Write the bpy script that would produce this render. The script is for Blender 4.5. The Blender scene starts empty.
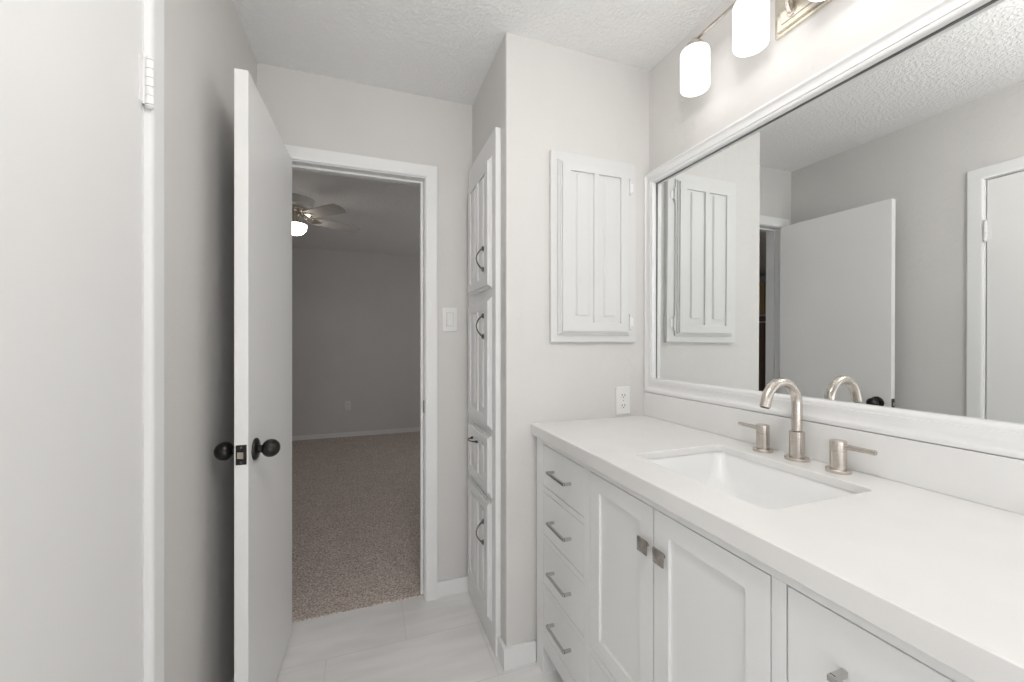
import bpy, bmesh, math, random
from mathutils import Vector, Matrix, Euler
random.seed(4)
S = bpy.context.scene
COL = S.collection
PI = math.pi

# ------------------------------------------------------------------ camera
cd = bpy.data.cameras.new('camera'); cam = bpy.data.objects.new('camera', cd); COL.objects.link(cam)
cam.location = (0, 0, 1.2531); cam.rotation_euler = (PI/2, 0, -0.3472)
cd.sensor_fit = 'HORIZONTAL'; cd.sensor_width = 36; cd.lens = 406.42/1024*36
cd.shift_y = 0.00038; cd.clip_start = 0.02
S.camera = cam
# ------------------------------------------------------------------ world, added fill light, exposure
w = bpy.data.worlds.new('world'); S.world = w; w.use_nodes = True
w.node_tree.nodes['Background'].inputs[0].default_value = (0.75, 0.85, 1.0, 1)
w.node_tree.nodes['Background'].inputs[1].default_value = 0.3
S.view_settings.view_transform = 'Standard'; S.view_settings.look = 'None'
S.view_settings.exposure = 0.06; S.view_settings.gamma = 1.0; S.view_settings.use_curve_mapping = False

XL0 = -0.4327
def area_light(name, loc, rot, sx, sy, power, color):
    l = bpy.data.lights.new(name, 'AREA'); l.shape = 'RECTANGLE'; l.size = sx; l.size_y = sy
    l.energy = power; l.color = color
    o = bpy.data.objects.new(name, l); COL.objects.link(o); o.location = loc; o.rotation_euler = rot
    return o
area_light('fill_side', (XL0 + 0.03, -0.95, 1.05), (0, -PI/2, 0), 1.5, 1.1, 8, (0.98, 0.99, 1.0))  # unseen fill panel at the window added in the left wall
# fill panels as daylight, inside unseen windows added to brighten both rooms
area_light('fill_bathroom', (0.40, -2.17, 0.80), (PI/2, 0, 0), 1.3, 1.3, 18.5, (0.97, 0.985, 1.0))
area_light('fill_bedroom', (2.47, 4.0, 1.45), (0, PI/2, 0), 1.2, 1.2, 10, (0.97, 0.98, 1.0))
LAMP = 1.4        # radiance of the vanity lamp shades
FAN_LAMP = 11.0
BULB = 0.16         # W out of the open bottom of each vanity shade
FILL_LAMP = 33.0   # unseen globe lamp added over the camera to brighten the room

# ------------------------------------------------------------------ dimensions (metres)
XL, XR, XC, YC, YF, H = -0.4327, 1.1755, 0.509, 1.474, 1.996, 2.44
YB, YB2, YE = -2.2, 2.098, 5.745
BXL, BXR = -4.2, 2.5
GY = 0.777                      # centre line of vanity, faucet, lamp
ZT = 0.9313                     # counter top

# ------------------------------------------------------------------ materials
def mat(name, col, rough=0.5, metal=0.0, spec=0.5, coat=0.0, emit=None, es=0.0):
    m = bpy.data.materials.new(name); m.use_nodes = True
    b = m.node_tree.nodes['Principled BSDF']
    b.inputs['Base Color'].default_value = (*col, 1); b.inputs['Roughness'].default_value = rough
    b.inputs['Metallic'].default_value = metal; b.inputs['Specular IOR Level'].default_value = spec
    b.inputs['Coat Weight'].default_value = coat
    if emit: b.inputs['Emission Color'].default_value = (*emit, 1); b.inputs['Emission Strength'].default_value = es
    return m
def nodes(m): return m.node_tree.nodes, m.node_tree.links, m.node_tree.nodes['Principled BSDF']
def coords(m):
    N, L, b = nodes(m)
    g = N.new('ShaderNodeNewGeometry'); return g.outputs['Position']
def add_bump(m, scale, strength, dist=0.002, detail=3.0, ramp=None, kind='noise'):
    N, L, b = nodes(m)
    if kind == 'noise':
        n = N.new('ShaderNodeTexNoise'); n.inputs['Scale'].default_value = scale; n.inputs['Detail'].default_value = detail
        out = n.outputs['Fac']
    else:
        n = N.new('ShaderNodeTexVoronoi'); n.inputs['Scale'].default_value = scale; out = n.outputs['Distance']
    L.new(coords(m), n.inputs['Vector'])
    if ramp:
        r = N.new('ShaderNodeMapRange'); r.inputs[1].default_value = ramp[0]; r.inputs[2].default_value = ramp[1]
        r.interpolation_type = 'SMOOTHSTEP'; L.new(out, r.inputs[0]); out = r.outputs[0]
    bp = N.new('ShaderNodeBump'); bp.inputs['Strength'].default_value = strength; bp.inputs['Distance'].default_value = dist
    L.new(out, bp.inputs['Height']); L.new(bp.outputs[0], b.inputs['Normal'])
    return out, bp
def tint(m, c1, c2, scale, detail=2.0, stretch=None, lo=0.35, hi=0.65):
    N, L, b = nodes(m)
    n = N.new('ShaderNodeTexNoise'); n.inputs['Scale'].default_value = scale; n.inputs['Detail'].default_value = detail
    src = coords(m)
    if stretch:
        mp = N.new('ShaderNodeMapping'); mp.inputs['Scale'].default_value = stretch; L.new(src, mp.inputs[0]); src = mp.outputs[0]
    L.new(src, n.inputs['Vector'])
    r = N.new('ShaderNodeValToRGB'); r.color_ramp.elements[0].position = lo; r.color_ramp.elements[1].position = hi
    r.color_ramp.elements[0].color = (*c1, 1); r.color_ramp.elements[1].color = (*c2, 1)
    L.new(n.outputs['Fac'], r.inputs[0]); L.new(r.outputs[0], b.inputs['Base Color'])
    return r

M = {}
M['wall'] = mat('greige_wall_paint', (0.68, 0.664, 0.645), 0.55, spec=0.35)
tint(M['wall'], (0.672, 0.656, 0.637), (0.688, 0.672, 0.653), 3.0)
add_bump(M['wall'], 30, 0.16, 0.003, 4.0, (0.52, 0.68))
M['ceiling'] = mat('textured_ceiling_paint', (0.90, 0.897, 0.888), 0.8, spec=0.2)
add_bump(M['ceiling'], 85, 0.45, 0.005, 4.0, (0.42, 0.62))
M['trim'] = mat('white_trim_paint', (0.83, 0.828, 0.822), 0.48)
tint(M['trim'], (0.827, 0.825, 0.819), (0.833, 0.831, 0.825), 5.0)
M['door'] = mat('white_door_paint', (0.82, 0.812, 0.80), 0.42)
tint(M['door'], (0.826, 0.819, 0.808), (0.834, 0.827, 0.816), 5.0)
M['cab'] = mat('white_cabinet_lacquer', (0.81, 0.81, 0.803), 0.36)
tint(M['cab'], (0.817, 0.817, 0.81), (0.823, 0.823, 0.816), 5.0)
M['dimcab'] = mat('dimmed_white_cabinet_paint', (0.72, 0.718, 0.708), 0.42)  # cabinet white darkened to offset strong light on the medicine cabinet
tint(M['dimcab'], (0.697, 0.695, 0.685), (0.703, 0.701, 0.691), 5.0)
M['quartz'] = mat('white_quartz', (0.83, 0.815, 0.795), 0.22)
tint(M['quartz'], (0.795, 0.785, 0.77), (0.825, 0.817, 0.803), 6.0)
M['splash'] = mat('backsplash_quartz', (0.72, 0.71, 0.70), 0.3)
tint(M['splash'], (0.80, 0.795, 0.785), (0.825, 0.82, 0.81), 6.0)
M['china'] = mat('white_porcelain', (0.86, 0.86, 0.85), 0.25, coat=0.15)
tint(M['china'], (0.875, 0.875, 0.867), (0.885, 0.885, 0.878), 3.0)
M['nickel'] = mat('brushed_nickel', (0.60, 0.555, 0.50), 0.27, 1.0)
tint(M['nickel'], (0.56, 0.51, 0.46), (0.66, 0.61, 0.56), 60, 2, (1, 1, 12))
M['chrome'] = mat('satin_chrome', (0.60, 0.59, 0.57), 0.14, 1.0)
tint(M['chrome'], (0.57, 0.56, 0.54), (0.63, 0.62, 0.60), 80)
M['pewter'] = mat('pewter_knob_metal', (0.42, 0.39, 0.36), 0.25, 1.0)
tint(M['pewter'], (0.38, 0.35, 0.32), (0.46, 0.43, 0.40), 80)
M['dark'] = mat('dark_iron', (0.12, 0.115, 0.105), 0.35, 0.9)
tint(M['dark'], (0.09, 0.085, 0.08), (0.15, 0.145, 0.13), 90)
M['black'] = mat('black_bronze', (0.012, 0.011, 0.010), 0.28, 0.3)
tint(M['black'], (0.008, 0.007, 0.007), (0.02, 0.018, 0.016), 50)
M['brass'] = mat('polished_pale_nickel', (0.74, 0.69, 0.60), 0.2, 1.0)
tint(M['brass'], (0.71, 0.66, 0.57), (0.77, 0.72, 0.63), 40)
M['plastic'] = mat('white_plastic', (0.80, 0.79, 0.77), 0.3)
add_bump(M['plastic'], 100, 0.01, 0.001)
M['bezel'] = mat('grey_shadow_gap_plastic', (0.55, 0.545, 0.53), 0.4)
add_bump(M['bezel'], 100, 0.01, 0.001)
M['slot'] = mat('dark_slot', (0.05, 0.048, 0.045), 0.6)
add_bump(M['slot'], 100, 0.01, 0.001)
M['edge'] = mat('painted_edge_reflection', (0.16, 0.155, 0.15), 0.4)  # dark grey standing in for the gap and reflection round the glass
add_bump(M['edge'], 100, 0.01, 0.001)
M['mirror'] = mat('mirror_silvering', (0.86, 0.875, 0.87), 0.0, 1.0)
tint(M['mirror'], (0.858, 0.873, 0.868), (0.862, 0.877, 0.872), 2)
M['glass'] = mat('window_glass', (1, 1, 1), 0.0)
nodes(M['glass'])[2].inputs['Transmission Weight'].default_value = 1.0
M['shade'] = mat('lit_opal_glass', (0.25, 0.25, 0.25), 0.25, emit=(1.0, 0.975, 0.94), es=LAMP)
M['fill_glow'] = mat('lit_fill_globe', (0.9, 0.9, 0.9), 0.3, emit=(1.0, 0.985, 0.965), es=FILL_LAMP)
M['fanlamp'] = mat('lit_ribbed_glass_bowl', (0.9, 0.9, 0.88), 0.25, emit=(1.0, 0.92, 0.81), es=FAN_LAMP)
M['blade'] = mat('fan_blade_white', (0.62, 0.60, 0.57), 0.5)
tint(M['blade'], (0.60, 0.58, 0.55), (0.64, 0.62, 0.59), 8, 3, (1, 6, 1))
M['wood'] = mat('dark_brown_wood', (0.045, 0.028, 0.017), 0.5)
tint(M['wood'], (0.14, 0.095, 0.065), (0.20, 0.14, 0.10), 6, 4, (1, 1, 0.12))
M['tan'] = mat('tan_wood_panel', (0.36, 0.25, 0.12), 0.5)
tint(M['tan'], (0.46, 0.34, 0.17), (0.60, 0.44, 0.23), 5, 4, (1, 1, 0.12))

# floor tiles: 12 by 24 inch pale porcelain, half offset, with soft veining
def tile_material():
    m = mat('pale_porcelain_tile', (0.6, 0.58, 0.56), 0.28)
    N, L, b = nodes(m)
    mp = N.new('ShaderNodeMapping'); mp.inputs['Location'].default_value = (0.143+0.30775, -1.4505, 0)
    L.new(coords(m), mp.inputs[0])
    br = N.new('ShaderNodeTexBrick'); br.inputs['Scale'].default_value = 1.0
    br.inputs['Brick Width'].default_value = 0.6155; br.inputs['Row Height'].default_value = 0.3065
    br.inputs['Mortar Size'].default_value = 0.0022; br.inputs['Mortar Smooth'].default_value = 0.1
    br.offset = 0.5; br.offset_frequency = 2
    br.inputs['Color1'].default_value = (0.0, 0.0, 0.0, 1); br.inputs['Color2'].default_value = (1, 1, 1, 1)
    br.inputs['Mortar'].default_value = (0.5, 0.5, 0.5, 1)
    L.new(mp.outputs[0], br.inputs['Vector'])
    st = N.new('ShaderNodeMapping'); st.inputs['Scale'].default_value = (1.4, 9, 1); L.new(mp.outputs[0], st.inputs[0])
    n = N.new('ShaderNodeTexNoise'); n.inputs['Scale'].default_value = 1.6; n.inputs['Detail'].default_value = 5; n.inputs['Distortion'].default_value = 0.6
    L.new(st.outputs[0], n.inputs['Vector'])
    r = N.new('ShaderNodeValToRGB')
    r.color_ramp.elements[0].position = 0.38; r.color_ramp.elements[0].color = (0.82, 0.807, 0.79, 1)
    r.color_ramp.elements[1].position = 0.62; r.color_ramp.elements[1].color = (0.89, 0.878, 0.862, 1)
    L.new(n.outputs['Fac'], r.inputs[0])
    mx = N.new('ShaderNodeMixRGB'); L.new(br.outputs['Fac'], mx.inputs[0]); L.new(r.outputs[0], mx.inputs[1])
    mx.inputs[2].default_value = (0.76, 0.745, 0.725, 1); L.new(mx.outputs[0], b.inputs['Base Color'])
    bp = N.new('ShaderNodeBump'); bp.invert = True; bp.inputs['Strength'].default_value = 0.4; bp.inputs['Distance'].default_value = 0.001
    L.new(br.outputs['Fac'], bp.inputs['Height']); L.new(bp.outputs[0], b.inputs['Normal'])
    return m
M['tile'] = tile_material()
def carpet_material():
    m = mat('taupe_frieze_carpet', (0.3, 0.26, 0.24), 0.95, spec=0.1)
    N, L, b = nodes(m)
    n = N.new('ShaderNodeTexNoise'); n.inputs['Scale'].default_value = 120; n.inputs['Detail'].default_value = 3; n.inputs['Roughness'].default_value = 0.7
    L.new(coords(m), n.inputs['Vector'])
    n2 = N.new('ShaderNodeTexNoise'); n2.inputs['Scale'].default_value = 7; n2.inputs['Detail'].default_value = 3
    L.new(coords(m), n2.inputs['Vector'])
    r = N.new('ShaderNodeValToRGB')
    r.color_ramp.elements[0].position = 0.36; r.color_ramp.elements[0].color = (0.37, 0.285, 0.25, 1)
    r.color_ramp.elements[1].position = 0.64; r.color_ramp.elements[1].color = (1.0, 0.90, 0.82, 1)
    L.new(n.outputs['Fac'], r.inputs[0])
    mx = N.new('ShaderNodeMixRGB'); mx.blend_type = 'MULTIPLY'; mx.inputs[0].default_value = 0.2
    L.new(r.outputs[0], mx.inputs[1]); L.new(n2.outputs['Fac'], mx.inputs[2]); L.new(mx.outputs[0], b.inputs['Base Color'])
    bp = N.new('ShaderNodeBump'); bp.inputs['Strength'].default_value = 0.8; bp.inputs['Distance'].default_value = 0.008
    L.new(n.outputs['Fac'], bp.inputs['Height']); L.new(bp.outputs[0], b.inputs['Normal'])
    return m
M['carpet'] = carpet_material()

# ------------------------------------------------------------------ helpers
# frames: geometry is written facing -y (x to the right, z up) and turned by one of these
FACE_Y = Matrix.Identity(4)                         # faces -y
FACE_X = Matrix.Rotation(-PI/2, 4, 'Z')             # faces -x : local (a, b) -> world (b, -a)

def box(bm, x0, x1, y0, y1, z0, z1, bev=0.0, seg=2, mtx=None):
    m = Matrix.Translation(((x0+x1)/2, (y0+y1)/2, (z0+z1)/2)) @ Matrix.Diagonal((abs(x1-x0), abs(y1-y0), abs(z1-z0), 1))
    r = bmesh.ops.create_cube(bm, size=1, matrix=m)
    vs = r['verts']
    if bev > 0:
        es = list({e for v in vs for e in v.link_edges})
        q = bmesh.ops.bevel(bm, geom=es, offset=bev, segments=seg, profile=0.5, affect='EDGES')
        vs = list({v for f in q['faces'] for v in f.verts} | {v for v in vs if v.is_valid})
    if mtx is not None: bmesh.ops.transform(bm, matrix=mtx, verts=vs)
def cyl(bm, p0, p1, r0, r1=None, seg=32, bev=0.0):
    p0, p1 = Vector(p0), Vector(p1); d = p1-p0; r1 = r0 if r1 is None else r1
    m = Matrix.Translation((p0+p1)/2) @ d.to_track_quat('Z', 'Y').to_matrix().to_4x4()
    r = bmesh.ops.create_cone(bm, cap_ends=True, segments=seg, radius1=r0, radius2=r1, depth=d.length, matrix=m)
    if bev > 0:
        es = [e for e in {e for v in r['verts'] for e in v.link_edges} if any(len(f.verts) > 4 for f in e.link_faces)]
        bmesh.ops.bevel(bm, geom=es, offset=bev, segments=2, profile=0.5, affect='EDGES')
def lathe(bm, prof, origin, axis=(0, 0, 1), seg=40, cap=True):
    """prof: list of (radius, distance along the axis)"""
    q = Vector(axis).to_track_quat('Z', 'Y').to_matrix().to_4x4(); o = Matrix.Translation(origin) @ q
    rings = []
    for r, h in prof:
        rings.append([bm.verts.new(o @ Vector((r*math.cos(2*PI*i/seg), r*math.sin(2*PI*i/seg), h))) for i in range(seg)])
    for a, b in zip(rings, rings[1:]):
        for i in range(seg):
            j = (i+1) % seg; bm.faces.new((a[i], a[j], b[j], b[i]))
    if cap:
        bm.faces.new(list(reversed(rings[0]))); bm.faces.new(rings[-1])
def tube(bm, pts, rad, seg=16, up=(0, 1, 0), flat=1.0):
    """round (or flattened) tube along points; rad is a number or a list"""
    pts = [Vector(p) for p in pts]; n = len(pts); rings = []
    for i, p in enumerate(pts):
        t = (pts[min(i+1, n-1)]-pts[max(i-1, 0)]).normalized()
        u = Vector(up); s = t.cross(u)
        if s.length < 1e-4: s = t.cross(Vector((1, 0, 0)))
        s.normalize(); u = s.cross(t).normalized()
        r = rad[i] if isinstance(rad, (list, tuple)) else rad
        rings.append([bm.verts.new(p + s*(r*math.cos(2*PI*k/seg)) + u*(r*flat*math.sin(2*PI*k/seg))) for k in range(seg)])
    for a, b in zip(rings, rings[1:]):
        for k in range(seg):
            j = (k+1) % seg; bm.faces.new((a[k], a[j], b[j], b[k]))
    bm.faces.new(list(reversed(rings[0]))); bm.faces.new(rings[-1])
def prism(bm, poly, z0, z1, bev=0.0):
    """poly: list of (x, y); extruded in z"""
    a = [bm.verts.new((x, y, z0)) for x, y in poly]; b = [bm.verts.new((x, y, z1)) for x, y in poly]
    n = len(poly); fs = [bm.faces.new(list(reversed(a))), bm.faces.new(b)]
    for i in range(n):
        j = (i+1) % n; fs.append(bm.faces.new((a[i], a[j], b[j], b[i])))
    if bev > 0:
        es = [e for f in fs[:2] for e in f.edges]
        bmesh.ops.bevel(bm, geom=es, offset=bev, segments=2, profile=0.5, affect='EDGES')
def xf(bm, m): bmesh.ops.transform(bm, matrix=m, verts=bm.verts); return bm

WORLD = {}
def B(): return bmesh.new()
def obj(name, bm, m, parent=None, smooth=32, origin=None):
    bmesh.ops.recalc_face_normals(bm, faces=bm.faces)
    co = [v.co.copy() for v in bm.verts]
    lo = Vector([min(c[i] for c in co) for i in range(3)]); hi = Vector([max(c[i] for c in co) for i in range(3)])
    o0 = Vector(origin) if origin else Vector(((lo.x+hi.x)/2, (lo.y+hi.y)/2, lo.z if parent is None else (lo.z+hi.z)/2))
    bmesh.ops.translate(bm, verts=bm.verts, vec=-o0)
    me = bpy.data.meshes.new(name); bm.to_mesh(me); bm.free(); me.materials.append(M[m])
    if smooth:
        me.shade_smooth() if hasattr(me, 'shade_smooth') else None
        me.set_sharp_from_angle(angle=math.radians(smooth))
    o = bpy.data.objects.new(name, me); COL.objects.link(o)
    if parent is not None: o.parent = parent; o.location = o0 - WORLD[parent]
    else: o.location = o0
    WORLD[o] = o0
    if smooth:
        wn = o.modifiers.new('weighted_normals', 'WEIGHTED_NORMAL'); wn.mode = 'FACE_AREA'; wn.weight = 100; wn.keep_sharp = True
    return o
def tag(o, label, cat, group=None):
    o['label'] = label; o['category'] = cat
    if group: o['group'] = group
    return o
def thing(name, loc, label, cat, group=None):
    o = bpy.data.objects.new(name, None); COL.objects.link(o); o.location = loc; o.empty_display_size = 0.05
    WORLD[o] = Vector(loc); return tag(o, label, cat, group)
def struct(name, bm, m, smooth=32):
    o = obj(name, bm, m, None, smooth); o['kind'] = 'structure'; return o

# ------------------------------------------------------------------ the room shell
T = 0.115
# left wall with the closet door opening
D0, D1, DZ = 0.285, 1.053, 2.035
b = B()
W3 = (-1.5, -0.4, 0.3, 1.8)
box(b, XL-T, XL, YB-T, W3[0], 0, H); box(b, XL-T, XL, W3[1], D0-0.02, 0, H); box(b, XL-T, XL, W3[0], W3[1], 0, W3[2]); box(b, XL-T, XL, W3[0], W3[1], W3[3], H); box(b, XL-T, XL, D1+0.02, YF, 0, H); box(b, XL-T, XL, D0-0.02, D1+0.02, DZ+0.02, H)
struct('wall_left', b, 'wall', 0)
b = B(); box(b, XR, XR+T, YB-T, YF, 0, H); struct('wall_right', b, 'wall', 0)
# far wall with the doorway (it also closes the bedroom)
OL, OR, OZ = -0.3335, 0.271, 2.042
b = B()
box(b, BXL-T, OL-0.02, YF, YB2, 0, H); box(b, OR+0.02, BXR+T, YF, YB2, 0, H); box(b, OL-0.02, OR+0.02, YF, YB2, OZ+0.02, H)
struct('wall_far', b, 'wall', 0)
# the closet block, with a softly rounded outer corner
b = B(); r = 0.007
arc = [(XC+r-r*math.cos(a), YC+r-r*math.sin(a)) for a in [PI/2*k/6 for k in range(7)]]
prism(b, [(XC, YF)] + arc + [(XR, YC), (XR, YF)], 0, H)
struct('wall_closet', b, 'wall', 30)
# wall behind the camera, with an opening added for fill light
WX0, WX1, WZ0, WZ1 = -0.28, 1.08, 0.12, 1.52
b = B()
box(b, XL, WX0, YB-T, YB, 0, H); box(b, WX1, XR, YB-T, YB, 0, H); box(b, WX0, WX1, YB-T, YB, 0, WZ0); box(b, WX0, WX1, YB-T, YB, WZ1, H)
struct('wall_back', b, 'wall', 0)
def window(name, x0, x1, z0, z1, y, mtx, origin):
    f = B()
    for (a, c, d, e) in ((x0, x1, z0, z0+0.05), (x0, x1, z1-0.05, z1), (x0, x0+0.05, z0, z1), (x1-0.05, x1, z0, z1), (x0, x1, (z0+z1)/2-0.02, (z0+z1)/2+0.02)):
        box(f, a, c, y+0.03, y+0.075, d, e, 0.003)
    xf(f, mtx); o = obj(name, f, 'trim'); o['kind'] = 'structure'
    p = B(); box(p, x0+0.05, x1-0.05, y+0.05, y+0.054, z0+0.05, z1-0.05); xf(p, mtx); obj('pane', p, 'glass', o, 0)
    return o
window('added_window_3', W3[0], W3[1], W3[2], W3[3], 0, Matrix.Translation((XL-T, 0, 0)) @ Matrix.Rotation(PI/2, 4, 'Z') @ Matrix.Translation((0, -0.115, 0)), None)  # unseen window added to go with the side fill panel
window('added_window_1', WX0, WX1, WZ0, WZ1, YB-T, FACE_Y, None)  # unseen window added behind the camera for its fill panel

b = B(); box(b, XL-T, XR+T, YB-T, YF+0.0, H, H+0.1); struct('ceiling', b, 'ceiling', 0)
b = B(); box(b, BXL-T, BXR+T, YF, YE+T, H, H+0.1); struct('ceiling_bedroom', b, 'ceiling', 0)
b = B(); box(b, XL-T, XR+T, YB-T, YF, -0.1, 0); box(b, OL-0.02, OR+0.02, YF, 2.033, -0.1, 0); struct('floor', b, 'tile', 0)
b = B(); box(b, BXL-T, BXR+T, YB2, YE+T, -0.1, 0.006); box(b, OL-0.02, OR+0.02, 2.033, YB2, -0.1, 0.006); struct('floor_bedroom', b, 'carpet', 0)
b = B(); box(b, BXL-T, BXR+T, YE, YE+T, 0, H); struct('wall_bedroom', b, 'wall', 0)
b = B(); box(b, BXL-T, BXL, YB2, YE, 0, H); struct('wall_bedroom_left', b, 'wall', 0)
b = B()
for (y0, y1, z0, z1) in ((YB2, 3.35, 0, H), (4.65, YE, 0, H), (3.35, 4.65, 0, 0.8), (3.35, 4.65, 2.1, H)): box(b, BXR, BXR+T, y0, y1, z0, z1)
struct('wall_bedroom_right', b, 'wall', 0)
window('added_window_2', 3.35, 4.65, 0.8, 2.1, 0, Matrix.Translation((BXR+T, 0, 0)) @ Matrix.Rotation(PI/2, 4, 'Z'), None)  # unseen bedroom window added with its fill panel

# baseboards
def board(name, segs):
    b = B()
    for (x0, x1, y0, y1, h) in segs: box(b, x0, x1, y0, y1, 0, h, 0.003)
    return struct(name, b, 'trim')
board('baseboard_far', [(0.329, XC, YF-0.012, YF, 0.079)])
b = B()
prism(b, [(XC, 1.5375), (XC-0.013, 1.5375), (XC-0.013, YC-0.014), (0.628, YC-0.014), (0.628, YC), (XC, YC)], 0, 0.080, 0.003)
struct('baseboard_closet', b, 'trim')
board('baseboard_left', [(XL, XL+0.012, 1.112, 1.981, 0.086)])
board('baseboard_bedroom', [(BXL, BXR, YE-0.012, YE, 0.062)])

# ------------------------------------------------------------------ doorway trim: jambs, stops, casing
b = B()
box(b, OL-0.02, OL, YF-0.002, YB2+0.002, 0, OZ+0.02, 0.001); box(b, OR, OR+0.02, YF-0.002, YB2+0.002, 0, OZ+0.02, 0.001)
box(b, OL, OR, YF-0.002, YB2+0.002, OZ, OZ+0.02, 0.001)
sy0, sy1 = 2.036, 2.068
box(b, OL, OL+0.008, sy0, sy1, 0, OZ, 0.001); box(b, OR-0.013, OR, sy0, sy1, 0, OZ, 0.001); box(b, OL+0.008, OR-0.013, sy0, sy1, OZ-0.010, OZ, 0.001)
def casing(bm, x0, x1, zt, ywall, out, wid=0.0655, mtx=None):
    """mitred casing round an opening x0..x1, head at zt, standing 'out' proud of the plane y = ywall towards -y"""
    prof = [(0.0, 0.0), (0.0, 0.6), (0.08, 0.85), (0.2, 1.0), (0.9, 1.0), (1.0, 0.85), (1.0, 0.0)]
    path = []
    for w_, p_ in prof:
        q = w_*wid; y = ywall-out*p_
        path.append([(x0-q, y, 0), (x0-q, y, zt+q), (x1+q, y, zt+q), (x1+q, y, 0)])
    V = [[bm.verts.new(p) for p in row] for row in path]
    for i in range(len(V)-1):
        for k in range(3): bm.faces.new((V[i][k], V[i][k+1], V[i+1][k+1], V[i+1][k]))
    for k in range(3): bm.faces.new((V[-1][k], V[-1][k+1], V[0][k+1], V[0][k]))
    bm.faces.new([V[i][0] for i in range(len(V))]); bm.faces.new([V[i][3] for i in reversed(range(len(V)))])
    if mtx is not None: bmesh.ops.transform(bm, matrix=mtx, verts=[v for row in V for v in row])
casing(b, OL-0.008, OR+0.003, OZ+0.004, YF, 0.016, 0.0575)
t1 = struct('trim_1', b, 'trim')
b = B(); box(b, OR-0.002, OR+0.0005, 1.999, 2.030, 0.905, 0.965, 0.0008)
obj('strike_plate', b, 'black', t1)['label'] = 'black metal strike plate'
# bedroom side casing
b = B(); casing(b, -OR-0.005, -OL+0.005, OZ+0.004, 0, 0.016, 0.0665, Matrix.Translation((0, YB2, 0)) @ Matrix.Rotation(PI, 4, 'Z'))
struct('trim_3', b, 'trim')
# closet door casing and jamb on the left wall
b = B()
m_left = Matrix.Translation((XL, 0, 0)) @ Matrix.Rotation(PI/2, 4, 'Z')       # local x -> world y, faces +x
casing(b, D0-0.002, D1+0.003, DZ+0.003, 0, 0.0155, 0.056, m_left)
box(b, XL-T, XL, D1, D1+0.02, 0, DZ+0.02); box(b, XL-T, XL, D0-0.02, D0, 0, DZ+0.02); box(b, XL-T, XL, D0, D1, DZ, DZ+0.02)
box(b, XL-0.075, XL-0.038, D1-0.012, D1, 0, DZ); box(b, XL-0.075, XL-0.038, D0, D0+0.012, 0, DZ); box(b, XL-0.075, XL-0.038, D0+0.012, D1-0.012, DZ-0.012, DZ)
struct('trim_2', b, 'trim')

# ------------------------------------------------------------------ doors
def hinge_mesh(x, y, z, leafs, h=0.089, rad=0.0065):
    bm = B()
    n = 5; g = h/n
    for k in range(n): cyl(bm, (x, y, z-h/2+k*g+0.0006), (x, y, z-h/2+(k+1)*g-0.0006), rad, seg=20, bev=0.0005)
    lathe(bm, [(0.003, 0), (rad*0.9, 0.001), (rad*1.0, 0.004), (rad*0.5, 0.008)], (x, y, z+h/2), seg=16)
    lathe(bm, [(0.003, 0), (rad*0.9, 0.001), (rad*1.0, 0.004), (rad*0.5, 0.008)], (x, y, z-h/2), (0, 0, -1), seg=16)
    for (x0, x1, y0, y1) in leafs: box(bm, x0, x1, y0, y1, z-h/2, z+h/2, 0.0006)
    return bm
# the open bathroom door, standing two degrees past square
HP = Vector((-0.3305, 1.972, 0))
DM = Matrix.Translation(HP) @ Matrix.Rotation(math.radians(-2.0), 4, 'Z') @ Matrix.Translation(-HP)
DT = 0.0355
dx0, dx1, dy0, dy1 = -0.3305, -0.3305+DT, 1.3622, 1.972
b = B(); box(b, dx0, dx1, dy0, dy1, 0.010, 2.035, 0.0012); xf(b, DM)
d1 = struct('door_1', b, 'door')
kz, ky = 0.927, dy0+0.062
def knob(xbase, sgn, long=1.0):
    bm = B()
    prof = [(0.0325, 0.0), (0.0335, 0.002), (0.0325, 0.006), (0.028, 0.009), (0.0135, 0.011), (0.0115, 0.014), (0.0115, 0.020),
            (0.0155, 0.0225), (0.0215, 0.027), (0.0258, 0.034), (0.0272, 0.042), (0.0262, 0.050), (0.0230, 0.057), (0.0165, 0.064), (0.009, 0.0675), (0.003, 0.0685)]
    lathe(bm, [(r, h*long) for r, h in prof], (xbase, ky, kz), (sgn, 0, 0), 40)
    return xf(bm, DM)
obj('door_knob', knob(dx1, 1), 'black', d1)['label'] = 'black round door knob'
obj('door_knob', knob(dx0, -1), 'black', d1)['label'] = 'black round door knob'
b = B(); box(b, dx0+0.004, dx1-0.004, dy0-0.002, dy0+0.0005, kz-0.0285, kz+0.0285, 0.0009); xf(b, DM)
lp = obj('latch_plate', b, 'black', d1); lp['label'] = 'black latch plate'
b = B()
prism(b, [(-0.0085, 0.0), (0.0085, 0.0), (0.0085, -0.011), (-0.0085, -0.005)], -0.0095, 0.0095, 0.001)
xf(b, DM @ Matrix.Translation(((dx0+dx1)/2, dy0-0.0015, kz))); obj('latch', b, 'brass', lp)
for sz in (-0.0215, 0.0215):
    b = B(); lathe(b, [(0.0035, 0), (0.003, 0.0008), (0.001, 0.001)], ((dx0+dx1)/2, dy0-0.0018, kz+sz), (0, -1, 0), 14); xf(b, DM); obj('screw', b, 'dark', lp)
for z in (0.25, 1.02, 1.80):
    obj('hinge', hinge_mesh(dx0-0.004, 1.9795, z, [(dx0, dx1-0.004, 1.9722, 1.974)]), 'dark', d1)
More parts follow.
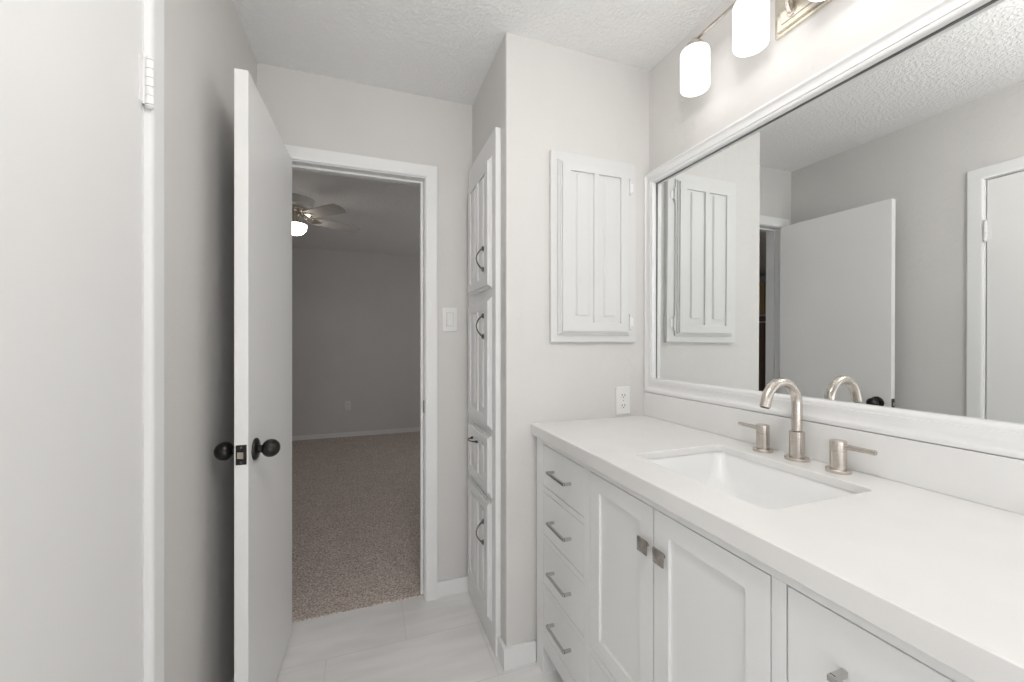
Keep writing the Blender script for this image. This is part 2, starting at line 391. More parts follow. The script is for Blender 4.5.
# the closet door in the left wall
b = B(); box(b, XL-0.035, XL, D0+0.003, D1-0.004, 0.012, DZ-0.004, 0.0015)
d2 = struct('door_2', b, 'door')
for z in (0.25, 1.79):
    obj('hinge', hinge_mesh(XL+0.0125, D1-0.003, z, [(XL, XL+0.0125, D1-0.0055, D1-0.0035), (XL+0.0003, XL+0.0020, D1-0.020, D1-0.004)], 0.092, 0.0075), 'trim', d2)
b = B(); lathe(b, [(0.0325, 0.0), (0.0335, 0.002), (0.0325, 0.006), (0.028, 0.009), (0.0135, 0.011), (0.0115, 0.014), (0.0115, 0.026),
            (0.0155, 0.029), (0.0225, 0.033), (0.0265, 0.040), (0.0275, 0.047), (0.0255, 0.055), (0.0195, 0.062), (0.010, 0.0655), (0.003, 0.066)], (XL, D0+0.065, kz), (1, 0, 0), 32)
obj('door_knob', b, 'black', d2)

# ------------------------------------------------------------------ old-style panelled doors (medicine and linen cabinets)
def panelled_door(x0, x1, z0, z1, yb, mtx, sb=0.05, st=0.045, side=0.048, strip=0.042, th=0.021):
    """lipped door with two tall sunk panels, each with a raised strip. yb = plane it closes on; front is yb-0.021"""
    bm = B(); yf = yb-th
    box(bm, x0, x1, yb-th/3, yb-0.0004, z0, z1, 0.0015)
    box(bm, x0+0.007, x1-0.007, yb-th*0.64, yb-0.005, z0+0.007, z1-0.007, 0.0015)
    mid = (x0+x1)/2; mw = 0.011
    xa, xb, za, zb = x0+0.014, x1-0.014, z0+0.014, z1-0.014
    p = [(x0+side, mid-mw), (mid+mw, x1-side)]; pz0, pz1 = z0+sb, z1-st
    # front slab as a frame round two openings with sloped sides
    box(bm, xa, p[0][0], yf, yb-th*0.60, za, zb, 0.0012); box(bm, p[1][1], xb, yf, yb-th*0.60, za, zb, 0.0012)
    box(bm, p[0][1], p[1][0], yf, yb-th*0.60, pz0, pz1)
    box(bm, p[0][0]-0.001, p[1][1]+0.001, yf, yb-th*0.60, pz1, zb, 0.0012); box(bm, p[0][0]-0.001, p[1][1]+0.001, yf, yb-th*0.60, za, pz0, 0.0012)
    for (u0, u1) in p:
        c = (u0+u1)/2; w_ = (u1-u0)*0.5*0.44
        # raised strip with sloped flanks
        a = [(c-w_-0.006, yb-th*0.60), (c-w_, yf+0.0008), (c+w_, yf+0.0008), (c+w_+0.006, yb-th*0.60)]
        lo = [bm.verts.new((x, y, pz0+0.030)) for x, y in a]; hi = [bm.verts.new((x, y, pz1-0.010)) for x, y in a]
        for i in range(4):
            j = (i+1) % 4; bm.faces.new((lo[i], lo[j], hi[j], hi[i]))
        bm.faces.new(lo); bm.faces.new(hi)
    return xf(bm, mtx)
def plain_frame(x0, x1, z0, z1, y0, y1, mtx, fw=0.05, holes=None, bev=0.002):
    """face frame: stiles and rails round openings listed as (x0, x1, z0, z1)"""
    bm = B()
    if not holes: box(bm, x0, x1, y0, y1, z0, z1, bev)
    else:
        zs = sorted(holes, key=lambda h: h[2]); hx0, hx1 = holes[0][0], holes[0][1]
        box(bm, x0, hx0, y0, y1, z0, z1, bev); box(bm, hx1, x1, y0, y1, z0, z1, bev)
        cur = z0
        for h in zs: box(bm, hx0-0.001, hx1+0.001, y0, y1, cur, h[2], bev*0.5); cur = h[3]
        box(bm, hx0-0.001, hx1+0.001, y0, y1, cur, z1, bev*0.5)
    return xf(bm, mtx)

# medicine cabinet on the closet wall
mc = thing('medicine_cabinet', (0.89, YC, 1.25), 'white wall cabinet with one two-panel door, hung over the outlet beside the mirror', 'cabinet')
obj('frame', plain_frame(0.690, 1.091, 1.2505, 2.011, YC-0.019, YC, FACE_Y), 'dimcab', mc)
md = obj('door', panelled_door(0.718, 1.052, 1.279, 1.978, YC-0.019, FACE_Y, sb=0.05, st=0.045, side=0.050), 'dimcab', mc)
for z in (1.905, 1.335):
    bm = B()
    prism(bm, [(1.0525, YC-0.0225), (1.0525, YC-0.0195), (1.075, YC-0.0195), (1.075, YC-0.0225)], z-0.018, z+0.018, 0.0006)
    cyl(bm, (1.0560, YC-0.0265, z-0.026), (1.0560, YC-0.0265, z+0.026), 0.0042, seg=16)
    lathe(bm, [(0.002, 0), (0.005, 0.003), (0.0015, 0.009)], (1.0560, YC-0.0265, z+0.026), seg=14)
    lathe(bm, [(0.002, 0), (0.005, 0.003), (0.0015, 0.009)], (1.0560, YC-0.0265, z-0.026), (0, 0, -1), seg=14)
    hg = obj('hinge', bm, 'trim', mc)

# linen cabinet in the side of the closet; local x = -world y, local y = world x
lc = thing('linen_cabinet', (0.494, 1.74, 0.0), 'tall white built-in linen cabinet with stacked panelled doors, beside the doorway', 'cabinet')
def LX(y0, y1): return -y1, -y0
obj('frame', plain_frame(-1.984, -1.538, 0.0, 2.105, 0.487, XC, FACE_X), 'cab', lc)
ldoors = [(1.472, 2.008, 'door'), (0.894, 1.434, 'door'), (0.618, 0.870, 'drawer'), (0.112, 0.596, 'door')]
def bow_pull(pts_fn, n=14, L=0.11, proj=0.028):
    """arched pull along local t with flared ends; pts_fn(t, out) -> world point"""
    bm = B(); P, R = [], []
    for i in range(n+1):
        s = i/n; t = (s-0.5)*L; P.append(pts_fn(t, 0.004+proj*math.sin(PI*s)**0.75)); R.append(0.0042-0.0018*math.sin(PI*s))
    tube(bm, P, R, 18, up=(0.3, 0.2, 0.9))
    for sg in (-1, 1):
        q = [pts_fn(sg*(L/2+0.011), 0.002), pts_fn(sg*(L/2+0.005), 0.0045), pts_fn(sg*(L/2-0.004), 0.0055), pts_fn(sg*(L/2-0.012), 0.002)]
        tube(bm, q, [0.0012, 0.005, 0.0065, 0.0012], 18, up=(0.3, 0.2, 0.9))
    return bm
xfront = 0.487-0.0165
hz = {0: 1.600, 1: 1.318, 3: 0.452}
for i, (z0, z1, nm) in enumerate(ldoors):
    o = obj(nm, panelled_door(-1.945, -1.582, z0, z1, 0.487, FACE_X, sb=0.05, st=0.05, side=0.055, th=0.0165), 'cab', lc)
    if nm == 'door':
        zc = hz[i]; h = bow_pull(lambda t, out: (xfront-out, 1.650, zc+t), L=0.088)
    else:
        h = bow_pull(lambda t, out: (xfront-out, 1.79+t, 0.808), L=0.085)
    obj('handle', h, 'dark', o)['label'] = 'dark metal arched pull'

# ------------------------------------------------------------------ vanity
vn = thing('vanity_cabinet', (0.90, GY, 0.0), 'white vanity cabinet with inset drawers and two panelled doors, under the white worktop', 'cabinet')
VX = 0.630; VY0, VY1 = 0.089, 1.459
VZ = 0.8895
cols = [(1.094, 1.397), (0.4845, 1.061), (0.157, 0.460)]          # world y ranges: far bank, middle, near bank
rows = [(0.712, 0.867), (0.530, 0.692), (0.345, 0.510), (0.165, 0.325)]
b = B(); FT = 0.019
def vb(y0, y1, z0, z1, x0=VX, x1=VX+FT, bev=0.0008): box(b, x0, x1, y0, y1, z0, z1, bev)
vb(cols[0][1], VY1, 0.0, VZ); vb(VY0, cols[2][0], 0.0, VZ)                       # outer stiles, running down to feet
vb(cols[1][1], cols[0][0], 0.165, 0.867); vb(cols[2][1], cols[1][0], 0.165, 0.867)     # inner stiles
vb(cols[2][0], cols[0][1], 0.867, VZ); vb(cols[2][0], cols[0][1], 0.106, 0.165)  # top and bottom rails
for c in (cols[0], cols[2]):
    for i in range(3): vb(c[0], c[1], rows[i+1][1], rows[i][0])
vb(cols[1][0], cols[1][1], 0.325, 0.345)
obj('face_frame', b, 'cab', vn)
b = B()
for (y0, y1) in ((VY0, VY0+0.018), (VY1-0.018, VY1), (cols[1][1]+0.007, cols[0][0]-0.007), (cols[2][1]+0.006, cols[1][0]-0.006)):
    box(b, VX+FT, 1.170, y0, y1, 0.106, VZ, 0.0005)
box(b, VX+FT, 1.170, VY0, VY1, 0.106, 0.122); box(b, 1.160, 1.174, VY0, VY1, 0.106, VZ)
box(b, VX+FT, VX+0.055, VY0, cols[2][0], 0, 0.106); box(b, VX+FT, VX+0.055, cols[0][1], VY1, 0, 0.106)
obj('carcass', b, 'cab', vn)
b = B(); box(b, VX+0.130, VX+0.144, VY0+0.001, VY1-0.001, 0.0, 0.106); obj('toe_kick', b, 'cab', vn)
g = 0.0022
def slab_front(y0, y1, z0, z1):
    bm = B(); box(bm, VX+0.0004, VX+0.019, y0+g, y1-g, z0+g, z1-g, 0.0018, 3); return bm
def bar_pull(yc, z, L=0.134):
    bm = B(); x0 = VX; xo = VX-0.031; h = L/2
    pts = [(-h, 0)]
    box(bm, xo, xo+0.008, yc-h, yc+h, z-0.0045, z+0.0045, 0.0012)
    for s in (-1, 1): box(bm, xo+0.004, x0, yc+s*(h-0.0045)-0.0045, yc+s*(h-0.0045)+0.0045, z-0.0045, z+0.0045, 0.0012)
    return bm
pull_z = [0.790, 0.611, 0.432, 0.249]
for ci, c in enumerate((cols[0], cols[2])):
    yc = 1.241 if ci == 0 else 2*GY-1.241
    for (z0, z1), pz in zip(rows, pull_z):
        d = obj('drawer', slab_front(c[0], c[1], z0, z1), 'cab', vn)
        obj('drawer_pull', bar_pull(yc, pz), 'chrome', d)['label'] = 'square satin metal bar pull'
d = obj('drawer', slab_front(cols[1][0], cols[1][1], 0.165, 0.325), 'cab', vn)
obj('drawer_pull', bar_pull(GY, 0.249), 'chrome', d)['label'] = 'square satin metal bar pull'
def shaker(y0, y1, z0, z1, fr=0.048):
    bm = B(); x0, x1 = VX+0.0004, VX+0.019
    y0 += g; y1 -= g; z0 += g; z1 -= g
    box(bm, x0, x1, y0, y0+fr, z0, z1, 0.0012); box(bm, x0, x1, y1-fr, y1, z0, z1, 0.0012)
    box(bm, x0, x1, y0+fr-0.001, y1-fr+0.001, z0, z0+fr, 0.0012); box(bm, x0, x1, y0+fr-0.001, y1-fr+0.001, z1-fr, z1, 0.0012)
    box(bm, x0+0.008, x1-0.002, y0+fr-0.002, y1-fr+0.002, z0+fr-0.002, z1-fr+0.002)
    return bm
def pyramid_knob(y, z, s=0.0165):
    bm = B(); xo = VX-0.021
    cyl(bm, (VX, y, z), (VX-0.011, y, z), 0.0050, 0.0045, 20)
    loops = []
    for x, q in ((VX-0.010, s*0.7), (xo+0.007, s), (xo+0.003, s), (xo-0.0025, s*0.12)):
        loops.append([bm.verts.new((x, y+dy*q, z+dz*q)) for dy, dz in ((-1, -1), (1, -1), (1, 1), (-1, 1))])
    for a, c in zip(loops, loops[1:]):
        for i in range(4):
            j = (i+1) % 4; bm.faces.new((a[i], a[j], c[j], c[i]))
    bm.faces.new(loops[0]); bm.faces.new(loops[-1])
    return bm
mid = 0.777
for (y0, y1, ky_) in ((mid, cols[1][1], 0.789+0.020), (cols[1][0], mid, 0.741)):
    d = obj('door', shaker(y0, y1, 0.345, 0.867), 'cab', vn)
    obj('door_knob', pyramid_knob(ky_-0.012 if y0 == mid else ky_, 0.772), 'pewter', d, 10)['label'] = 'square pewter knob with a pyramid face'

# countertop with the undermount sink opening
def rrect(x0, x1, y0, y1, r, n=6):
    P = []
    for (cx, cy, a0) in ((x1-r, y1-r, 0), (x0+r, y1-r, PI/2), (x0+r, y0+r, PI), (x1-r, y0+r, 1.5*PI)):
        for k in range(n+1): a = a0+PI/2*k/n; P.append((cx+r*math.cos(a), cy+r*math.sin(a)))
    return P
SX0, SX1, SY0, SY1 = 0.722, 1.040, 0.560, 0.974
b = B()
ch = 0.0025
outer = [(0.6126, 0.079), (1.1735, 0.079), (1.1735, YC-0.0005), (0.6126, YC-0.0005)]
hole = rrect(SX0, SX1, SY0, SY1, 0.022)
def ring(P, z, off=0.0, cx=None, cy=None):
    out = []
    for (x, y) in P:
        out.append(b.verts.new((x + (off if x < cx else -off), y + (off if y < cy else -off), z)))
    return out
cx, cy = 0.88, 0.777
zt, zb_ = ZT, 0.9110
o_top = ring(outer, zt, ch, cx, cy); o_up = ring(outer, zt-ch, 0, cx, cy); o_lo = ring(outer, zb_, 0, cx, cy)
h_top = ring(hole, zt, -0.0015, (SX0+SX1)/2, (SY0+SY1)/2); h_up = ring(hole, zt-0.0015, 0, cx, cy); h_lo = ring(hole, zb_, 0, cx, cy)
def band(a, c):
    n = len(a)
    for i in range(n): b.faces.new((a[i], a[(i+1) % n], c[(i+1) % n], c[i]))
band(o_top, o_up); band(o_up, o_lo); band(h_top, h_up); band(h_up, h_lo)
def loop_edges(v): return [b.edges.get((v[i], v[(i+1) % len(v)])) or b.edges.new((v[i], v[(i+1) % len(v)])) for i in range(len(v))]
bmesh.ops.triangle_fill(b, use_beauty=True, edges=loop_edges(o_top)+loop_edges(h_top))
bmesh.ops.triangle_fill(b, use_beauty=True, edges=loop_edges(o_lo)+loop_edges(h_lo))
for (xa, xb_, ya, yb2) in ((0.6126, 0.655, 0.079, YC-0.0005), (0.655, 1.1735, 0.079, 0.115), (0.655, 1.1735, YC-0.03, YC-0.0005)):
    box(b, xa, xb_, ya, yb2, 0.8905, 0.9115, 0.0008)
ct = tag(obj('countertop', b, 'quartz', None, 30), 'long white quartz worktop with the sink opening, on the vanity cabinet', 'countertop')
b = B(); box(b, 1.1465, 1.1735, 0.079, YC-0.0005, ZT+0.0002, 1.0325, 0.0015)
tag(obj('backsplash', b, 'splash'), 'low off-white backsplash strip standing on the worktop under the mirror', 'backsplash')

# sink
b = B()
rings = []
spec = [(-0.018, 0.9105, 0.03), (0.004, 0.9105, 0.024), (0.0065, 0.904, 0.026), (0.010, 0.885, 0.032), (0.020, 0.85, 0.045), (0.036, 0.815, 0.065), (0.062, 0.788, 0.085), (0.095, 0.775, 0.075), (0.13, 0.771, 0.02)]
spec[1] = (-0.003, 0.9105, 0.024); spec[2] = (-0.001, 0.905, 0.026)
for ins, z, r in spec:
    rings.append([b.verts.new((x, y, z)) for x, y in rrect(SX0+ins, SX1-ins, SY0+ins, SY1-ins, r, 8)])
inner = len(rings)
for ins, z, r in [(0.13, 0.761, 0.02), (0.092, 0.765, 0.075), (0.058, 0.777, 0.085), (0.028, 0.805, 0.065), (0.012, 0.842, 0.05), (0.0, 0.88, 0.036), (-0.010, 0.902, 0.03), (-0.018, 0.903, 0.03)]:
    rings.append([b.verts.new((x, y, z)) for x, y in rrect(SX0+ins, SX1-ins, SY0+ins, SY1-ins, r, 8)])
n = len(rings[0])
for k in range(len(rings)):
    a, c = rings[k], rings[(k+1) % len(rings)]
    if k == inner-1: continue
    for i in range(n): b.faces.new((a[i], a[(i+1) % n], c[(i+1) % n], c[i]))
b.faces.new(rings[inner-1]); b.faces.new(rings[inner])
sk = tag(obj('sink', b, 'china', None, 60), 'white rectangular undermount sink below the worktop opening', 'sink')
b = B(); lathe(b, [(0.022, 0), (0.023, 0.002), (0.018, 0.003), (0.015, 0.002), (0.013, 0.006), (0.004, 0.008)], (0.90, 0.767, 0.7713), (0, 0, 1), 32)
obj('drain', b, 'chrome', sk)

# faucet set
fx = 1.106; FY = 0.7765
fc = thing('faucet', (fx, FY, ZT), 'tall brushed nickel gooseneck spout standing between its two levers', 'faucet')
b = B(); lathe(b, [(0.0295, 0.0), (0.0295, 0.006), (0.028, 0.0075), (0.019, 0.0078)], (fx, FY, ZT+0.0003)); obj('base', b, 'nickel', fc)
b = B(); lathe(b, [(0.0182, 0.007), (0.0182, 0.076), (0.0175, 0.0775), (0.0128, 0.0778)], (fx, FY, ZT)); obj('collar', b, 'nickel', fc)
b = B(); R = 0.058; zc = 1.0855
pts = [(fx, FY, ZT+0.08), (fx, FY, ZT+0.11), (fx, FY, ZT+0.14)]
pts += [(fx-R+R*math.cos(a), FY, zc+R*math.sin(a)) for a in [PI*k/28*0.91 for k in range(29)]]
ea = PI*0.91; tx, tz = -math.sin(ea), math.cos(ea); ex, ez = fx-R+R*math.cos(ea), zc+R*math.sin(ea)
pts += [(ex+tx*0.012, FY, ez+tz*0.012), (ex+tx*0.022, FY, ez+tz*0.022)]
tube(b, pts, 0.0127, 28); obj('spout', b, 'nickel', fc)
b = B(); lathe(b, [(0.0100, 0), (0.0100, 0.003)], (ex+tx*0.0245, FY, ez+tz*0.0245), (-tx, 0, -tz), 24); obj('aerator', b, 'dark', fc)
for (yy, sg, lab) in ((0.669, -1, 'nickel lever tap at the sink, lever pointing away from the wall outlet'), (0.871, 1, 'nickel lever tap at the sink, between the gooseneck spout and the wall outlet')):
    hx = 1.098
    t = thing('lever_tap', (hx, yy, ZT), lab, 'tap')
    b = B(); lathe(b, [(0.0262, 0.0), (0.0262, 0.007), (0.025, 0.0085), (0.016, 0.0088)], (hx, yy, ZT+0.0003)); obj('base', b, 'nickel', t)
    b = B(); lathe(b, [(0.0172, 0.007), (0.0172, 0.053), (0.0164, 0.0535), (0.0164, 0.0548), (0.0172, 0.0553), (0.0172, 0.0762), (0.0164, 0.0776), (0.002, 0.0778)], (hx, yy, ZT)); obj('barrel', b, 'nickel', t)
    b = B(); zl = ZT+0.0655
    tube(b, [(hx, yy+sg*0.014, zl), (hx, yy+sg*0.045, zl+0.0005), (hx-0.001, yy+sg*0.078, zl+0.001), (hx-0.001, yy+sg*0.080, zl+0.001)], [0.0068, 0.0060, 0.0060, 0.0048], 18, up=(0, 0, 1)); obj('lever', b, 'nickel', t)

# ------------------------------------------------------------------ mirror
mr = thing('wall_mirror', (XR, GY, 1.0333), 'wide rectangular wall mirror in a moulded white frame, above the backsplash', 'mirror')
b = B()
MY0, MY1, MZ0, MZ1 = 2*GY-YC+0.001, YC-0.001, 1.0335, 1.9785
prof = [(0.0, 0.0), (0.0, 0.026), (0.002, 0.030), (0.012, 0.0325), (0.016, 0.030), (0.019, 0.0245), (0.026, 0.0225), (0.036, 0.0245), (0.044, 0.0285),
        (0.047, 0.0285), (0.0475, 0.0245), (0.050, 0.0245), (0.053, 0.0265), (0.057, 0.0260), (0.060, 0.0225), (0.0615, 0.019), (0.0615, 0.007), (0.059, 0.0045)]
V = []
for w_, p_ in prof:
    x = XR-p_
    V.append([b.verts.new(c) for c in ((x, MY0+w_, MZ0+w_), (x, MY1-w_*0.80, MZ0+w_), (x, MY1-w_*0.80, MZ1-w_*0.80), (x, MY0+w_, MZ1-w_*0.80))])
for i in range(len(V)):
    a, c = V[i], V[(i+1) % len(V)]
    for k in range(4): b.faces.new((a[k], a[(k+1) % 4], c[(k+1) % 4], c[k]))
obj('frame', b, 'trim', mr, 50)
b = B()     # the glass leans back a fifth of a degree
box(b, 1.1735, XR+0.0035, MY0+0.055, MY1-0.042, MZ0+0.055, MZ1-0.042)
for v in b.verts:
    if v.co.x < 1.175: v.co.x += (v.co.z-(MZ0+MZ1)/2)*0.0037
    else: v.co.x = XR-0.0002
obj('mirror_glass', b, 'mirror', mr, 0)
b = B()
for (ya, yb2, za, zb2) in ((MY0+0.0616, MY1-0.0493, MZ1-0.0504, MZ1-0.0493), (MY1-0.0504, MY1-0.0493, MZ0+0.0616, MZ1-0.0512), (MY0+0.0616, MY0+0.0635, MZ0+0.0616, MZ1-0.0512)):
    box(b, XR-0.0050, XR-0.0005, ya, yb2, za, zb2)
obj('edge_reflection', b, 'edge', mr, 0)  # reflected dark line drawn as thin strips along the frame

# ------------------------------------------------------------------ vanity light: stepped plate, bar, four opal shades
vl = thing('vanity_light', (XR, GY, 2.24), 'nickel bar light with four lit white cylinder shades, above the mirror', 'light')
b = B()
box(b, XR-0.010, XR, GY-0.108, GY+0.108, 2.163, 2.346, 0.002); box(b, XR-0.018, XR-0.009, GY-0.097, GY+0.097, 2.173, 2.335, 0.003); box(b, XR-0.022, XR-0.017, GY-0.083, GY+0.083, 2.187, 2.321, 0.002)
obj('back_plate', b, 'brass', vl)
lx, lz = 1.069, 2.290
b = B(); tube(b, [(lx, GY-0.345, lz), (lx, GY, lz), (lx, GY+0.345, lz)], 0.0055, 16, up=(0, 0, 1))
for s in (-1, 1): lathe(b, [(0.0055, 0), (0.008, 0.003), (0.008, 0.008), (0.003, 0.012)], (lx, GY+s*0.345, lz), (0, s, 0), 16)
obj('bar', b, 'nickel', vl)
for s in (-1, 1):
    b = B(); y = GY+s*0.05
    tube(b, [(XR-0.020, y, 2.20), (XR-0.030, y, 2.203), (XR-0.036, y, 2.215), (XR-0.038, y, 2.24), (XR-0.042, y, 2.27), (XR-0.058, y, 2.284), (XR-0.08, y, 2.290), (lx, y, 2.290)], 0.006, 14, up=(0, 1, 0))
    lathe(b, [(0.012, 0), (0.011, 0.004), (0.006, 0.006)], (XR-0.021, y, 2.20), (-1, 0, 0), 20)
    obj('arm', b, 'nickel', vl)
for k in (1.5, 0.5, -0.5, -1.5):
    y = GY+0.002+k*0.2155
    b = B(); lathe(b, [(0.009, 0.0), (0.009, 0.016), (0.027, 0.020), (0.029, 0.024), (0.029, 0.034), (0.010, 0.036)], (lx, y, lz+0.006), (0, 0, -1), 28)
    sc = obj('socket', b, 'nickel', vl)
    b = B(); zt_ = 2.256; hgt = 0.136; r = 0.0475
    pr_ = [(0.012, 0.0), (r-0.010, 0.0), (r-0.003, 0.003), (r, 0.010), (r, hgt-0.008), (r-0.002, hgt-0.002), (r-0.005, hgt), (r-0.007, hgt-0.003), (r-0.008, hgt-0.02), (0.012, hgt-0.022)]
    lathe(b, pr_, (lx, y, zt_), (0, 0, -1), 40); obj('lamp_shade', b, 'shade', vl, 40)['label'] = 'lit white glass cylinder shade'
    pl = bpy.data.lights.new('vanity_bulb', 'POINT'); pl.energy = BULB; pl.color = (1.0, 0.975, 0.94); pl.shadow_soft_size = 0.028
    po = bpy.data.objects.new('vanity_bulb', pl); COL.objects.link(po); po.location = (lx, y, zt_-hgt-0.004)

# semi-flush globe lamp above the camera, added as unseen fill light
clx, cly = 0.22, 0.24
cl = thing('fill_ceiling_light', (clx, cly, H), 'added white globe lamp on a short stem, unseen fill light for the bathroom', 'light')
b = B(); lathe(b, [(0.062, 0), (0.065, 0.004), (0.060, 0.018), (0.020, 0.026), (0.009, 0.030), (0.009, 0.165), (0.040, 0.170), (0.044, 0.195), (0.03, 0.197)], (clx, cly, H), (0, 0, -1), 40); obj('stem', b, 'nickel', cl)
b = B(); lathe(b, [(0.040, 0.19)] + [(0.115*math.sin(a), 0.295-0.112*math.cos(a)) for a in [0.37+(PI-0.39)*k/16 for k in range(17)]], (clx, cly, H), (0, 0, -1), 48); obj('fill_globe', b, 'fill_glow', cl, 60)

# ------------------------------------------------------------------ outlet and switch plates
def plate(bm, w_, h_, x, y, z, t=0.006):
    box(bm, x-w_/2, x+w_/2, y-t, y, z-h_/2, z+h_/2, 0.003, 3)
def outlet(x, y, z, label, group=None):
    t = thing('power_outlet', (x, y, z-0.058), label, 'outlet', group)
    b = B(); plate(b, 0.070, 0.118, x, y, z); p = obj('cover_plate', b, 'plastic', t)
    for s in (-1, 1):
        b = B(); prism(b, [(px, pz) for px, pz in rrect(-0.0165, 0.0165, -0.0135, 0.0135, 0.009)], 0, 0.0025, 0.0006)
        xf(b, Matrix.Translation((x, y-0.0055, z+s*0.0215)) @ Matrix.Rotation(PI/2, 4, 'X')); r_ = obj('receptacle', b, 'plastic', t)
        b = B()
        for sx in (-0.0065, 0.0065): box(b, x+sx-0.0012, x+sx+0.0012, y-0.0084, y-0.0070, z+s*0.0215-0.0025, z+s*0.0215+0.0065)
        lathe(b, [(0.0024, 0), (0.0024, 0.0015)], (x, y-0.0070, z+s*0.0215-0.0075), (0, -1, 0), 14)
        obj('slots', b, 'slot', r_, 0)
    b = B(); lathe(b, [(0.003, 0), (0.0026, 0.001), (0.0008, 0.0014)], (x, y-0.006, z), (0, -1, 0), 14); obj('screw', b, 'chrome', t)
outlet(1.0355, YC, 1.001, 'white double power outlet on the closet wall just over the worktop')
outlet(-0.215, YE, 0.41, 'small white power outlet low on the dim bedroom wall seen through the doorway')
sx, sz = 0.3945, 1.362
t = thing('light_switch', (sx, YF, sz-0.059), 'white rocker light switch between the doorway and the linen cabinet', 'switch')
b = B(); plate(b, 0.073, 0.118, sx, YF, sz); obj('cover_plate', b, 'plastic', t)
b = B(); box(b, sx-0.0175, sx+0.0175, YF-0.0075, YF-0.005, sz-0.034, sz+0.034, 0.001); obj('bezel', b, 'bezel', t)
b = B()
prism(b, [(-0.032, 0.0), (0.032, 0.0), (0.032, 0.003), (0.0, 0.0045), (-0.032, 0.0075)], -0.0145, 0.0145, 0.0006)
xf(b, Matrix.Translation((sx, YF-0.0070, sz)) @ Matrix(((0, 0, 1, 0), (0, -1, 0, 0), (1, 0, 0, 0), (0, 0, 0, 1)))); obj('rocker', b, 'plastic', t)
for s in (-1, 1):
    b = B(); lathe(b, [(0.003, 0), (0.0026, 0.001), (0.0008, 0.0014)], (sx, YF-0.006, sz+s*0.048), (0, -1, 0), 14); obj('screw', b, 'plastic', t)

# ------------------------------------------------------------------ bedroom: ceiling fan with lamp
FC = Vector((-0.552, 3.81, 0)); 
fn = thing('ceiling_fan', (FC.x, FC.y, H), 'white low ceiling fan with a lit glass bowl lamp, in the dim bedroom', 'ceiling fan')
b = B(); lathe(b, [(0.15, 0.0), (0.152, 0.004), (0.146, 0.012), (0.142, 0.045), (0.128, 0.062), (0.09, 0.070), (0.03, 0.072)], (FC.x, FC.y, H), (0, 0, -1), 48); obj('motor_housing', b, 'blade', fn)
b = B(); lathe(b, [(0.05, 0.0), (0.085, 0.006), (0.088, 0.020), (0.075, 0.034), (0.082, 0.040), (0.080, 0.050), (0.06, 0.058), (0.02, 0.060)], (FC.x, FC.y, H-0.072), (0, 0, -1), 48); obj('hub', b, 'brass', fn)
b = B(); lathe(b, [(0.050, 0.0), (0.050, 0.058), (0.080, 0.068), (0.088, 0.076), (0.088, 0.080), (0.075, 0.082)], (FC.x, FC.y, H-0.130), (0, 0, -1), 40); obj('lamp_fitter', b, 'brass', fn)
b = B(); pf = []
for k in range(13):
    a = k/12*PI/2; pf.append((0.092*math.cos(a)**0.75 + 0.001, 0.085*math.sin(a)))
lathe(b, [(0.06, -0.006), (0.080, -0.004)] + pf, (FC.x, FC.y, H-0.213), (0, 0, -1), 48); obj('lamp_bowl', b, 'fanlamp', fn, 60)
for k in range(5):
    a = math.radians(-46+72*k); R_ = Matrix.Translation((FC.x, FC.y, H-0.150)) @ Matrix.Rotation(a, 4, 'Z') @ Matrix.Rotation(math.radians(-13), 4, 'X')
    b = B()
    poly = [(0.155, -0.048), (0.20, -0.055), (0.42, -0.066), (0.535, -0.066), (0.56, -0.03), (0.56, 0.03), (0.535, 0.066), (0.42, 0.066), (0.20, 0.055), (0.155, 0.048)]
    prism(b, poly, -0.003, 0.003, 0.001); xf(b, R_); bl = obj('blade', b, 'blade', fn)
    b = B()
    for s in (-1, 1): tube(b, [(0.070, s*0.010, 0.045), (0.10, s*0.024, 0.020), (0.135, s*0.036, -0.004), (0.17, s*0.030, -0.006), (0.205, s*0.008, -0.006)], 0.005, 10, up=(0, 0, 1))
    prism(b, [(0.15, -0.032), (0.215, -0.010), (0.215, 0.010), (0.15, 0.032)], -0.008, -0.003)
    xf(b, R_); obj('blade_bracket', b, 'brass', bl)
b = B(); px, py = FC.x-0.025, FC.y-0.06
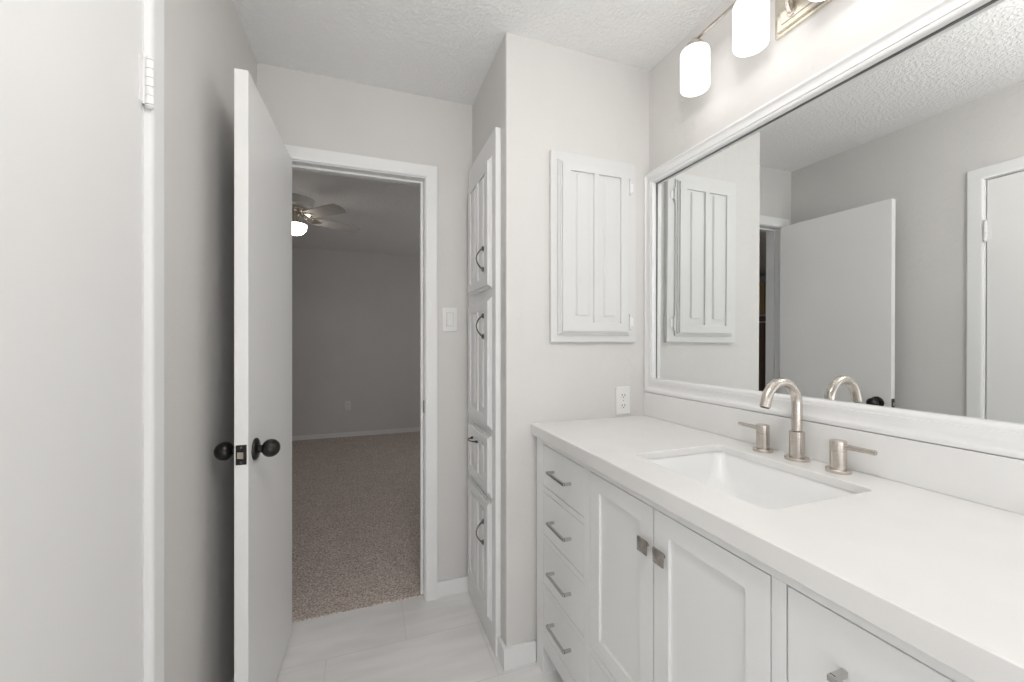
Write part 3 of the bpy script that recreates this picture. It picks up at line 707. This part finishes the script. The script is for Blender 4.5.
for k in range(44): lathe(b, [(0.0006, 0), (0.0018, 0.0012), (0.0018, 0.0028), (0.0006, 0.004)], (px, py, H-0.16-k*0.0065), (0, 0, -1), 8)
tube(b, [(px, py, H-0.15), (px, py, H-0.45)], 0.0009, 8, up=(1, 0, 0))
pc = obj('pull_chain', b, 'brass', fn)
b = B(); lathe(b, [(0.002, 0), (0.004, 0.004), (0.009, 0.014), (0.010, 0.024), (0.006, 0.032), (0.001, 0.034)], (px, py, H-0.445), (0, 0, -1), 20); obj('chain_finial', b, 'plastic', pc)

# ------------------------------------------------------------------ bedroom: wooden cabinet (seen in the mirror, through the doorway)
bc = thing('wooden_cabinet', (-4.0, 4.9, 0.006), 'tall dark brown wooden cabinet with a tan upper panel, a sliver seen in the mirror', 'cabinet')
x0, x1, y0, y1 = BXL+0.002, -3.80, 4.25, 5.45
b = B(); zf = 0.006
box(b, x0, x1-0.02, y0, y0+0.025, zf, 2.27, 0.002); box(b, x0, x1-0.02, y1-0.025, y1, zf, 2.27, 0.002); box(b, x0, x1-0.02, y0+0.025, y1-0.025, 2.24, 2.27, 0.002)
box(b, x0, x0+0.02, y0+0.025, y1-0.025, zf, 2.24); box(b, x0+0.02, x1-0.02, y0+0.025, y1-0.025, zf, 0.08); box(b, x1-0.05, x1-0.021, y0+0.025, y1-0.025, 1.62, 1.70)
obj('carcass', b, 'wood', bc)
for k in range(2):
    ya = y0+0.004+k*(y1-y0)/2; yb_ = ya+(y1-y0)/2-0.008
    b = B(); box(b, x1-0.02, x1, ya, yb_, 1.735, 2.265, 0.002); box(b, x1-0.004, x1+0.004, ya+0.05, yb_-0.05, 1.79, 2.21, 0.003); obj('upper_door', b, 'tan', bc)['label'] = 'tan wooden panel'
    b = B(); box(b, x1-0.02, x1, ya, yb_, 0.085, 1.595, 0.002); box(b, x1-0.004, x1+0.004, ya+0.05, yb_-0.05, 0.14, 1.54, 0.003); obj('lower_door', b, 'wood', bc)
for z in (1.71, 1.60):
    b = B(); box(b, x0+0.02, x1+0.002, y0+0.0255, y1-0.0255, z, z+0.02, 0.002); obj('shelf', b, 'trim', bc)['label'] = 'pale shelf edge'
